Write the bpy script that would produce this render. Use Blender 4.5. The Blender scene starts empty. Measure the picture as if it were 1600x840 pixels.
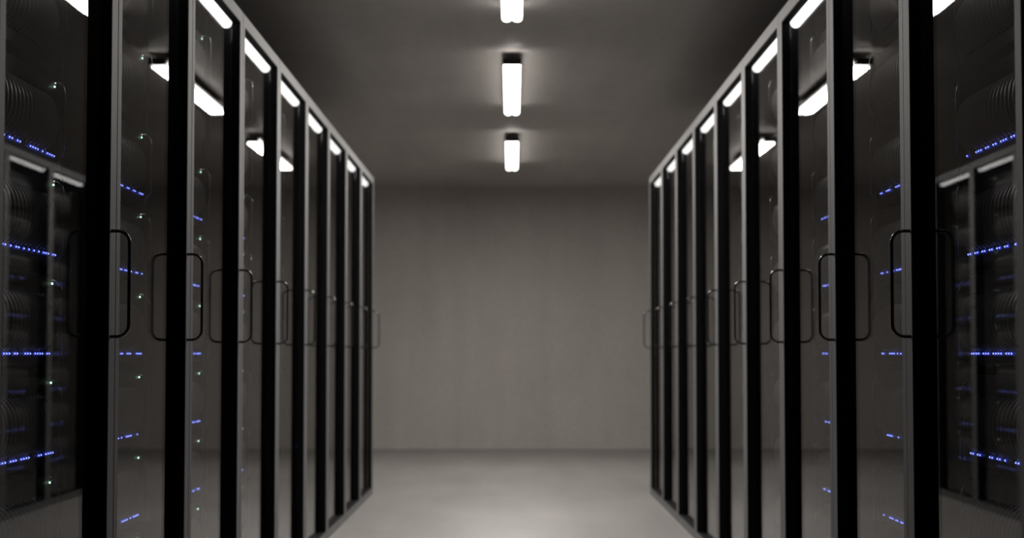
import bpy, bmesh, math, random
from mathutils import Vector, Matrix
random.seed(7)
S = bpy.context.scene
COL = S.collection
PI = math.pi

# ------------------------------------------------------------------ camera
EYE = 0.905
cam_d = bpy.data.cameras.new('camera')
cam = bpy.data.objects.new('camera', cam_d); COL.objects.link(cam)
cam_d.sensor_width = 36.0
cam_d.lens = 54.0
cam_d.shift_y = 0.0194
cam_d.clip_end = 100
cam.location = (0, 0, EYE)
cam.rotation_euler = (math.radians(90 + 2.41), 0, 0)
cam_d.dof.use_dof = True
cam_d.dof.focus_distance = 3.45
cam_d.dof.aperture_fstop = 4.0
S.camera = cam

# ------------------------------------------------------------------ world, exposure
w = bpy.data.worlds.new('world'); S.world = w; w.use_nodes = True
w.node_tree.nodes['Background'].inputs[0].default_value = (0, 0, 0, 1)
w.node_tree.nodes['Background'].inputs[1].default_value = 0
S.view_settings.view_transform = 'Standard'
S.view_settings.look = 'None'
S.view_settings.gamma = 1
S.view_settings.use_curve_mapping = False
S.view_settings.exposure = 0.0
S.cycles.transparent_max_bounces = 24
S.cycles.max_bounces = 10
S.cycles.sample_clamp_indirect = 6.0

CEIL_L = 8.0        # ceiling tube radiance
DOWN_W = 42.0
RACK_L = 4.0         # cabinet tube radiance
WARM = (1.0, 0.95, 0.90)

# ------------------------------------------------------------------ layout numbers
PITCH = 0.81
Z0 = 2.62            # distance of the first upright
N = 9
XL, XR = -0.900, 0.8935
RACK_H = 2.045
CEIL_H = 2.494
WALL_Y = 14.67

# ------------------------------------------------------------------ materials
def newmat(name):
    m = bpy.data.materials.new(name); m.use_nodes = True
    return m, m.node_tree.nodes, m.node_tree.links, m.node_tree.nodes['Principled BSDF']
def plain(name, col, rough=0.5, metal=0.0, spec=0.5, bump=0.0, bscale=200):
    m, n, l, b = newmat(name)
    b.inputs['Base Color'].default_value = (*col, 1)
    b.inputs['Roughness'].default_value = rough
    b.inputs['Metallic'].default_value = metal
    b.inputs['Specular IOR Level'].default_value = spec
    if bump:
        t = n.new('ShaderNodeTexNoise'); t.inputs['Scale'].default_value = bscale
        tc = n.new('ShaderNodeTexCoord'); l.new(tc.outputs['Object'], t.inputs['Vector'])
        bp = n.new('ShaderNodeBump'); bp.inputs['Strength'].default_value = bump; bp.inputs['Distance'].default_value = 0.001
        l.new(t.outputs['Fac'], bp.inputs['Height']); l.new(bp.outputs['Normal'], b.inputs['Normal'])
    return m
def emit(name, col, strength, sample=True):
    m, n, l, b = newmat(name)
    b.inputs['Base Color'].default_value = (0.6, 0.6, 0.6, 1)
    b.inputs['Emission Color'].default_value = (*col, 1)
    b.inputs['Emission Strength'].default_value = strength
    if not sample: m.cycles.emission_sampling = 'NONE'
    return m
def concrete(name, c1, c2, streak=(1, 1, 1), rough=0.6, spec=0.4, stain=0.5):
    m, n, l, b = newmat(name)
    tc = n.new('ShaderNodeTexCoord')
    def noise(scale, sc, detail=6, rgh=0.6):
        mp = n.new('ShaderNodeMapping'); mp.inputs['Scale'].default_value = sc
        l.new(tc.outputs['Object'], mp.inputs['Vector'])
        t = n.new('ShaderNodeTexNoise'); t.inputs['Scale'].default_value = scale
        t.inputs['Detail'].default_value = detail; t.inputs['Roughness'].default_value = rgh
        l.new(mp.outputs['Vector'], t.inputs['Vector']); return t
    a = noise(0.9, (1, 1, 1)); s = noise(1.6, streak, 4); f = noise(28, (1, 1, 1), 8, 0.7)
    mx = n.new('ShaderNodeMix'); mx.data_type = 'FLOAT'; mx.inputs[0].default_value = stain
    l.new(a.outputs['Fac'], mx.inputs[2]); l.new(s.outputs['Fac'], mx.inputs[3])
    mx2 = n.new('ShaderNodeMix'); mx2.data_type = 'FLOAT'; mx2.inputs[0].default_value = 0.34
    l.new(mx.outputs[0], mx2.inputs[2]); l.new(f.outputs['Fac'], mx2.inputs[3])
    r = n.new('ShaderNodeValToRGB')
    r.color_ramp.elements[0].position = 0.34; r.color_ramp.elements[0].color = (*c1, 1)
    r.color_ramp.elements[1].position = 0.64; r.color_ramp.elements[1].color = (*c2, 1)
    l.new(mx2.outputs[0], r.inputs['Fac']); l.new(r.outputs['Color'], b.inputs['Base Color'])
    b.inputs['Roughness'].default_value = rough; b.inputs['Specular IOR Level'].default_value = spec
    bp = n.new('ShaderNodeBump'); bp.inputs['Strength'].default_value = 0.15; bp.inputs['Distance'].default_value = 0.004
    l.new(f.outputs['Fac'], bp.inputs['Height']); l.new(bp.outputs['Normal'], b.inputs['Normal'])
    return m

M_WALL = concrete('wall_concrete', (0.39, 0.37, 0.350), (0.56, 0.527, 0.50), (1.7, 1.7, 0.14), 0.75, 0.2, 0.5)
M_CEIL = concrete('ceiling_concrete', (0.33, 0.316, 0.30), (0.54, 0.51, 0.48), (3.0, 0.35, 1), 0.38, 0.5, 0.45)
M_FLOOR = concrete('floor_concrete', (0.20, 0.193, 0.185), (0.32, 0.305, 0.292), (2.5, 0.4, 1), 0.40, 1.0, 0.5)
M_FRAME = plain('door_grey_paint', (0.165, 0.165, 0.167), 0.6, 0.0, 0.25, 0.05, 400)
M_SEAL = plain('shade_black_rubber', (0.0025, 0.0025, 0.003), 0.6, 0, 0.1)
M_BODY = plain('dark_cabinet_steel', (0.005, 0.005, 0.0055), 0.6, 0, 0.2)
M_RAIL = plain('rail_steel', (0.02, 0.02, 0.021), 0.45, 0.0, 0.4)
M_CHROME = plain('black_chrome', (0.11, 0.11, 0.112), 0.2, 1.0)
M_WHITE = emit('glint_white', (1, 1, 1), 1.6, False)
M_RIM = plain('black_gloss_rim', (0.5, 0.5, 0.51), 0.12, 1.0)
M_PLASTIC = plain('server_black_plastic', (0.075, 0.075, 0.077), 0.5, 0, 0.4)
M_FIN = plain('server_fin_plastic', (0.20, 0.20, 0.202), 0.40, 0, 0.5)
M_SLOT = plain('server_dark_recess', (0.003, 0.003, 0.003), 0.8, 0, 0.1)
M_SCREW = plain('screw_zinc', (0.25, 0.25, 0.26), 0.3, 1.0)
M_TUBE = emit('ceiling_tube_glow', WARM, CEIL_L)
M_RTUBE = emit('cabinet_tube_glow', (1, 0.98, 0.95), RACK_L)
M_HOUSE = plain('lamp_housing', (0.03, 0.03, 0.03), 0.5)
M_CAP = plain('lamp_end_cap', (0.012, 0.012, 0.012), 0.6)
M_BLUE = emit('blue_led_core', (0.25, 0.33, 1.0), 4.6, False)
M_BLUEH = emit('blue_led_halo', (0.02, 0.035, 0.75), 0.75, False)  # glowing disc round the core, stands in for its blue bloom
M_GREEN = emit('green_led_core', (0.6, 1.0, 0.75), 5.0, False)
M_GREENH = emit('green_led_halo', (0.02, 0.30, 0.12), 0.8, False)  # same for the green core: bloom drawn as a glowing disc

def glass():
    m = bpy.data.materials.new('tinted_door_glass'); m.use_nodes = True
    n, l = m.node_tree.nodes, m.node_tree.links
    n.clear()
    out = n.new('ShaderNodeOutputMaterial')
    geo = n.new('ShaderNodeNewGeometry')
    dot = n.new('ShaderNodeVectorMath'); dot.operation = 'DOT_PRODUCT'
    l.new(geo.outputs['Normal'], dot.inputs[0]); l.new(geo.outputs['Incoming'], dot.inputs[1])
    def math_(op, a, b=None):
        q = n.new('ShaderNodeMath'); q.operation = op
        for i, v in enumerate((a, b)):
            if v is None: continue
            if isinstance(v, (int, float)): q.inputs[i].default_value = v
            else: l.new(v, q.inputs[i])
        return q.outputs[0]
    c = math_('ABSOLUTE', dot.outputs['Value'])
    f = math_('POWER', math_('SUBTRACT', 1.0, c), 5.0)
    f = math_('MULTIPLY_ADD', f, 0.55)
    f.node.inputs[2].default_value = 0.02
    tr = n.new('ShaderNodeBsdfTransparent'); tr.inputs[0].default_value = (0.76, 0.76, 0.76, 1)
    gl = n.new('ShaderNodeBsdfGlossy'); gl.inputs['Roughness'].default_value = 0.0
    gl.inputs['Color'].default_value = (1, 1, 1, 1)
    mx = n.new('ShaderNodeMixShader')
    l.new(f, mx.inputs[0]); l.new(tr.outputs[0], mx.inputs[1]); l.new(gl.outputs[0], mx.inputs[2])
    l.new(mx.outputs[0], out.inputs[0])
    return m
M_GLASS = glass()

# ------------------------------------------------------------------ helpers
def box(bm, x0, x1, y0, y1, z0, z1):
    v = [bm.verts.new((x, y, z)) for x in (x0, x1) for y in (y0, y1) for z in (z0, z1)]
    for f in ((0, 1, 3, 2), (4, 6, 7, 5), (0, 4, 5, 1), (2, 3, 7, 6), (0, 2, 6, 4), (1, 5, 7, 3)):
        bm.faces.new([v[i] for i in f])
def obj(name, bm, mat, parent=None, bevel=0.0, seg=2, smooth=False, loc=None):
    bmesh.ops.recalc_face_normals(bm, faces=bm.faces)
    me = bpy.data.meshes.new(name); bm.to_mesh(me); bm.free()
    me.materials.append(mat)
    if smooth:
        for p in me.polygons: p.use_smooth = True
    o = bpy.data.objects.new(name, me); COL.objects.link(o)
    if parent: o.parent = parent
    if loc: o.location = loc
    if bevel:
        md = o.modifiers.new('bevel', 'BEVEL'); md.width = bevel; md.segments = seg; md.limit_method = 'ANGLE'
    return o
def boxobj(name, dims, mat, parent=None, bevel=0.0):
    bm = bmesh.new()
    for d in (dims if isinstance(dims[0], (tuple, list)) else [dims]): box(bm, *d)
    return obj(name, bm, mat, parent, bevel)
def sweep(bm, pts, r, sides=10, closed=False, cap=True):
    """round tube along a list of points"""
    pts = [Vector(p) for p in pts]; n = len(pts); rings = []
    up = None
    for i, p in enumerate(pts):
        a = pts[(i - 1) % n] if (closed or i) else p
        b = pts[(i + 1) % n] if (closed or i < n - 1) else p
        t = (b - a).normalized()
        if up is None:
            up = t.orthogonal().normalized()
        up = (up - t * up.dot(t)).normalized()
        s = t.cross(up)
        rr = r[i] if isinstance(r, (list, tuple)) else r
        rings.append([bm.verts.new(p + (up * math.cos(2*PI*k/sides) + s * math.sin(2*PI*k/sides)) * rr) for k in range(sides)])
    m = n if closed else n - 1
    for i in range(m):
        A, B = rings[i], rings[(i + 1) % n]
        for k in range(sides):
            bm.faces.new((A[k], A[(k+1) % sides], B[(k+1) % sides], B[k]))
    if not closed and cap:
        bm.faces.new(rings[0]); bm.faces.new(rings[-1][::-1])
def rrect(y0, y1, z0, z1, r, seg=6):
    out = []
    for cy, cz, a0 in ((y1-r, z1-r, 0), (y0+r, z1-r, 90), (y0+r, z0+r, 180), (y1-r, z0+r, 270)):
        for k in range(seg + 1):
            a = math.radians(a0 + 90*k/seg)
            out.append((cy + r*math.cos(a), cz + r*math.sin(a)))
    return out
def thing(name, label, cat, loc=(0, 0, 0), rz=0, group=None):
    o = bpy.data.objects.new(name, None); COL.objects.link(o)
    o.empty_display_size = 0.1
    o.location = loc; o.rotation_euler = (0, 0, rz); o['label'] = label; o['category'] = cat
    if group: o['group'] = group
    return o
def struct(name, dims, mat):
    o = boxobj(name, dims, mat); o['kind'] = 'structure'; return o
def copy_tree(o, parent=None, skip=()):
    c = o.copy(); COL.objects.link(c)
    if parent: c.parent = parent
    for ch in list(o.children):
        if ch.name.split('.')[0] not in skip: copy_tree(ch, c, skip)
    return c

# ------------------------------------------------------------------ room
RX = 2.9
struct('floor', (-RX, RX, -3.0, WALL_Y, -0.2, 0.0), M_FLOOR)
struct('ceiling', (-RX, RX, -3.0, WALL_Y, CEIL_H, CEIL_H + 0.2), M_CEIL)
struct('wall_back', (-RX-0.2, RX+0.2, WALL_Y, WALL_Y + 0.2, -0.2, CEIL_H + 0.2), M_WALL)
struct('wall_front', (-RX-0.2, RX+0.2, -3.2, -3.0, -0.2, CEIL_H + 0.2), M_WALL)
struct('wall_left', (-RX-0.2, -RX, -3.0, WALL_Y, -0.2, CEIL_H + 0.2), M_WALL)
struct('wall_right', (RX, RX+0.2, -3.0, WALL_Y, -0.2, CEIL_H + 0.2), M_WALL)

# ------------------------------------------------------------------ ceiling lights
def capsule(bm, x, z, y0, y1, r, sides=16):
    pts, rr = [], []
    for k in range(6):
        a = PI/2 * k/5
        pts.append((x, y0 + r*(1 - math.sin(a)) , z)); rr.append(max(r*math.cos(PI/2 - a), 0.0008))
    for k in range(6):
        a = PI/2 * (1 - k/5)
        pts.append((x, y1 - r*(1 - math.sin(a)), z)); rr.append(max(r*math.cos(PI/2 - a), 0.0008))
    sweep(bm, pts, rr, sides)
LAMP_LEN = 1.70
def make_ceiling_light():
    t = thing('ceiling_light', '', 'ceiling light')
    # local origin on the ceiling, at the near end; length runs along +Y
    L = LAMP_LEN
    boxobj('lamp_housing', (-0.047, 0.047, 0.03, L - 0.03, -0.0445, -0.036), M_HOUSE, t, 0.002)
    for yy in (0.30, L - 0.30):
        boxobj('ceiling_bracket', (-0.020, 0.020, yy - 0.03, yy + 0.03, -0.036, -0.0005), M_HOUSE, t)
    for s in (-1, 1):
        bm = bmesh.new(); capsule(bm, s*0.0232, 0.0, 0.0, L, 0.0225)
        for v in bm.verts: v.co.z = v.co.z*0.74 - 0.0615
        obj('light_tube', bm, M_TUBE, t, smooth=True)
    boxobj('end_cap', (-0.0495, 0.0495, -0.012, -0.0005, -0.080, -0.043), M_CAP, t, 0.003)
    # the light the tubes throw down into the aisle
    ld = bpy.data.lights.new('tube_downlight', 'AREA'); ld.shape = 'RECTANGLE'; ld.size = 0.084; ld.size_y = L - 0.13
    ld.energy = DOWN_W; ld.color = WARM
    lo = bpy.data.objects.new('tube_downlight', ld); COL.objects.link(lo); lo.parent = t; lo.location = (0, L/2, -0.0790)
    return t
cl = make_ceiling_light()
lamp_far = [6.95, 9.69, 12.62]
ll = ['twin-tube ceiling light cut off by the top edge of the photo',
      'middle twin-tube ceiling light in the row of lights over the aisle',
      'farthest twin-tube ceiling light, closest to the bare back wall']
for i, yf in enumerate(lamp_far):
    o = cl if i == 0 else copy_tree(cl)
    o.location = (0, yf - LAMP_LEN, CEIL_H); o['label'] = ll[i]; o['group'] = 'twin-tube lights along the ceiling'

# ------------------------------------------------------------------ server cabinet
HW = PITCH / 2
GX = -0.0275          # glass plane behind the frame front
RAIL = 0.0415
def make_rack(s, side):
    """front faces local +X; s = +1 puts the handle stile at local +Y"""
    t = thing('server_cabinet', '', 'server cabinet')
    def Y(a, b): return (min(s*a, s*b), max(s*a, s*b))
    far_in, near_in = HW - 0.055, -HW + 0.035
    # body shell, open at the front
    x0, x1 = -0.98, GX - 0.006
    a, z1 = HW - 0.0015, RACK_H - 0.004
    boxobj('cabinet_body', [
        (x0, x1, -a, -a + 0.010, 0.0, z1), (x0, x1, a - 0.010, a, 0.0, z1),
        (x0, x1, -a + 0.010, a - 0.010, z1 - 0.012, z1), (x0, x1, -a + 0.010, a - 0.010, 0.0, 0.03),
        (x0, x0 + 0.01, -a + 0.010, a - 0.010, 0.03, z1 - 0.012)], M_BODY, t)
    # mounting rails with cage-screw heads
    for q in (-1, 1):
        r = boxobj('mounting_rail', [(-0.128, -0.120, min(q*0.378, q*0.393), max(q*0.378, q*0.393), 0.03, z1 - 0.012),
                                     (-0.160, -0.128, min(q*0.390, q*0.393), max(q*0.390, q*0.393), 0.03, z1 - 0.012)], M_RAIL, t)
    boxobj('blanking_panel', (-0.136, -0.128, -0.372, 0.372, 0.034, 0.205), M_PLASTIC, t, 0.002)
    # strip light under the top
    bm = bmesh.new(); capsule(bm, -0.052, 2.006, -0.380, 0.380, 0.0185, 14)
    obj('strip_light', bm, M_RTUBE, t, smooth=True)
    # door: one-piece frame
    gp = 0.0022 if s == 1 else 0.0008
    y0, y1 = Y(-HW + gp, HW - gp); yi0, yi1 = Y(near_in, far_in)
    bm = bmesh.new()
    loops = []
    for x in (0.0, GX):
        loops.append([bm.verts.new(p) for p in ((x, y0, 0.0), (x, y1, 0.0), (x, y1, RACK_H), (x, y0, RACK_H))])
        loops.append([bm.verts.new(p) for p in ((x, yi0, RAIL), (x, yi1, RAIL), (x, yi1, RACK_H - RAIL), (x, yi0, RACK_H - RAIL))])
    fo, fi, bo, bi = loops
    for k in range(4):
        j = (k + 1) % 4
        bm.faces.new((fo[k], fo[j], fi[j], fi[k])); bm.faces.new((bo[j], bo[k], bi[k], bi[j]))
        bm.faces.new((fo[j], fo[k], bo[k], bo[j])); bm.faces.new((fi[k], fi[j], bi[j], bi[k]))
    door = obj('door', bm, M_FRAME, t, 0.0008, 1)
    # rubber seal lining the frame; its black also paints in the unlit stile shade
    g = 0.0022
    zs = (RAIL, RACK_H - RAIL)
    boxobj('door_seal', [(GX + 0.0003, -0.0012, yi0, yi0 + g, zs[0], zs[1]), (GX + 0.0003, -0.0012, yi1 - g, yi1, zs[0], zs[1]),
                         (GX + 0.0003, -0.0012, yi0 + g, yi1 - g, zs[0], zs[0] + g), (GX + 0.0003, -0.0012, yi0 + g, yi1 - g, zs[1] - g, zs[1])], M_SEAL, door)
    boxobj('glass_pane', (GX - 0.004, GX - 0.0002, y0 + 0.012, y1 - 0.012, 0.014, RACK_H - 0.014), M_GLASS, door)
    # D handle on the far stile
    hy = s*(HW - 0.043); xo = 0.041; rc = 0.026; zb, zt = EYE + 0.038, EYE + 0.275
    pts = [(0.0, hy, zb)]
    for k in range(7):
        an = PI/2*k/6; pts.append((xo - rc + rc*math.sin(an), hy, zb + rc - rc*math.cos(an)))
    for k in range(7):
        an = PI/2*k/6; pts.append((xo - rc + rc*math.cos(an), hy, zt - rc + rc*math.sin(an)))
    pts.append((0.0, hy, zt))
    bm = bmesh.new(); sweep(bm, pts, 0.0038, 12)
    h = obj('door_handle', bm, M_CHROME, door, smooth=True)
    return t

# ------------------------------------------------------------------ server unit (front faces local +X)
UH = 0.198
UW = 0.374
def make_server(variant, lit=True):
    t = thing('server_unit', '', 'server')
    out = rrect(-UW, UW, 0.0, UH, 0.022)
    bm = bmesh.new()
    A = [bm.verts.new((0.0, y, z)) for y, z in out]; B = [bm.verts.new((-0.62, y, z)) for y, z in out]
    bm.faces.new(A); bm.faces.new(B[::-1])
    for k in range(len(A)): bm.faces.new((A[k], A[(k+1) % len(A)], B[(k+1) % len(A)], B[k]))
    obj('chassis', bm, M_PLASTIC, t, 0.003, 2)
    # thin bowed pull handle on each side of the front
    for q in (-1, 1):
        za, zb_, zc_, zd = 0.002, 0.027, 0.150, 0.192
        P0, P1 = (0.0, q*0.345), (0.047, q*0.280)
        pts = []
        def arc(zs, ze, rev):
            out = []
            for k in range(8):
                a = PI/2*k/7
                u = math.sin(a) if not rev else math.sin(PI/2 - a)
                v = 1 - math.cos(a) if not rev else 1 - math.cos(PI/2 - a)
                out.append((P0[0] + (P1[0]-P0[0])*u, P0[1] + (P1[1]-P0[1])*u, zs + (ze - zs)*v))
            return out
        lower = arc(za, zb_, False); upper = arc(zd, zc_, False)[::-1]
        bm = bmesh.new(); sweep(bm, lower + upper, 0.0026, 8)
        obj('pull_handle', bm, M_RIM, t, smooth=True)
    # bulging vertical fins over a dark recess
    bm = bmesh.new()
    zc, hh = 0.094, 0.064
    ny = 25; p = 0.0256; w = 0.0140
    for i in range(ny):
        yc = -0.332 + i*p
        prof = []
        K = 14
        for k in range(K + 1):
            u = -1 + 2*k/K
            prof.append((0.030*(1 - abs(u)**2.4)**0.8 + 0.0005, zc + hh*u))
        rows = []
        for x, z in prof:
            rows.append([bm.verts.new(q) for q in ((-0.001, yc - w/2, z), (x*0.75, yc - w/2, z), (x, yc - w*0.22, z), (x, yc + w*0.22, z), (x*0.75, yc + w/2, z), (-0.001, yc + w/2, z))])
        for k in range(K):
            for j in range(5):
                bm.faces.new((rows[k][j], rows[k][j+1], rows[k+1][j+1], rows[k+1][j]))
        bm.faces.new(rows[0]); bm.faces.new(rows[-1][::-1])
    obj('fin_grille', bm, M_FIN, t)
    boxobj('grille_recess', (0.0003, 0.0012, -0.342, 0.292, 0.030, 0.158), M_SLOT, t)
    # blue status lights along the bottom lip
    rnd = random.Random(100 + variant)
    slots = []; y = 0.366 - 0.017*rnd.choice((0, 0, 1, 2))
    while y > -0.35:
        for q in range(rnd.choice((1, 2, 2, 3, 4))):
            if y > -0.35: slots.append(y); y -= 0.0170
        y -= 0.0170*rnd.choice((1, 1, 1, 2, 3))
    for y in (slots if lit else ()):
        o = bpy.data.objects.new('status_light', LED['blue_lens']); COL.objects.link(o); o.parent = t; o.location = (0.001, y, 0.025)
        c = bpy.data.objects.new('light_core', LED['blue']); COL.objects.link(c); c.parent = o; c.location = (0.0026, 0, 0)
    o = bpy.data.objects.new('power_light', LED['green_lens']); COL.objects.link(o); o.parent = t
    o.location = (0.001, 0.346, 0.181); o['label'] = 'green power light'
    c = bpy.data.objects.new('light_core', LED['green']); COL.objects.link(c); c.parent = o; c.location = (0.0026, 0, 0)
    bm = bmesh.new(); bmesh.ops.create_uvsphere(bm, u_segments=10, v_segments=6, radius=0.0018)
    obj('white_glint', bm, M_WHITE, t, smooth=True, loc=(0.002, 0.356, 0.1905))  # small glowing dot added as a white glint above the power light
    return t
LED = {}
def led_mesh(key, mat, r, flat, u=10):
    bm = bmesh.new(); bmesh.ops.create_uvsphere(bm, u_segments=u, v_segments=6, radius=r)
    for v in bm.verts: v.co.x *= flat
    me = bpy.data.meshes.new(key); bm.to_mesh(me); bm.free(); me.materials.append(mat); LED[key] = me
led_mesh('blue', M_BLUE, 0.0019, 0.8)
led_mesh('blue_lens', M_BLUEH, 0.0046, 0.45)
led_mesh('green', M_GREEN, 0.0025, 0.8)
led_mesh('green_lens', M_GREENH, 0.0036, 0.45)

racks = {1: make_rack(1, 'left'), -1: make_rack(-1, 'right')}
NV = 9
servers = [make_server(v) for v in range(NV)] + [make_server(NV, False)]
free = {v: True for v in range(NV + 1)}
ordn = ['nearest', 'second', 'third', 'fourth', 'fifth', 'sixth', 'seventh', 'eighth', 'farthest']
tiers = ['bottom', 'second lowest', 'third lowest', 'fourth lowest', 'fourth highest', 'third highest', 'second highest', 'top']
for s, side in ((1, 'left'), (-1, 'right')):
    for k in range(N):
        first = (k == 0)
        r = racks[s] if first else copy_tree(racks[s])
        yc = Z0 + PITCH*k + 0.055 + HW
        X = XL if s == 1 else XR
        r.location = (X, yc, 0); r.rotation_euler = (0, 0, 0 if s == 1 else PI)
        if k in (0, N-1): r['label'] = 'glass-door server cabinet at the %s end of the %s row, D-shaped handle' % ('near' if k == 0 else 'far', side)
        else: r['label'] = 'glass-door server cabinet, %s from the camera in the %s row' % (ordn[k], side)
        r['group'] = 'server cabinets in the %s row' % side
        # the handed door is mirrored inside make_rack for a row that is turned round
        for n in range(-3, 5):
            v = (n + 3 + 4*k + (0 if s == 1 else 5)) % NV
            if n >= 3: v = NV
            if free[v]: u = servers[v]; free[v] = False
            else: u = copy_tree(servers[v])
            zb = EYE + 0.221*n - 0.025
            u.location = (X - s*0.130, yc, zb); u.rotation_euler = (0, 0, 0 if s == 1 else PI)
            u['label'] = 'black finned server%s, %s in the %s cabinet of the %s row' % ('' if n >= 3 else ', blue lights', tiers[n+3], ordn[k], side)
            u['group'] = 'servers in the %s row' % side
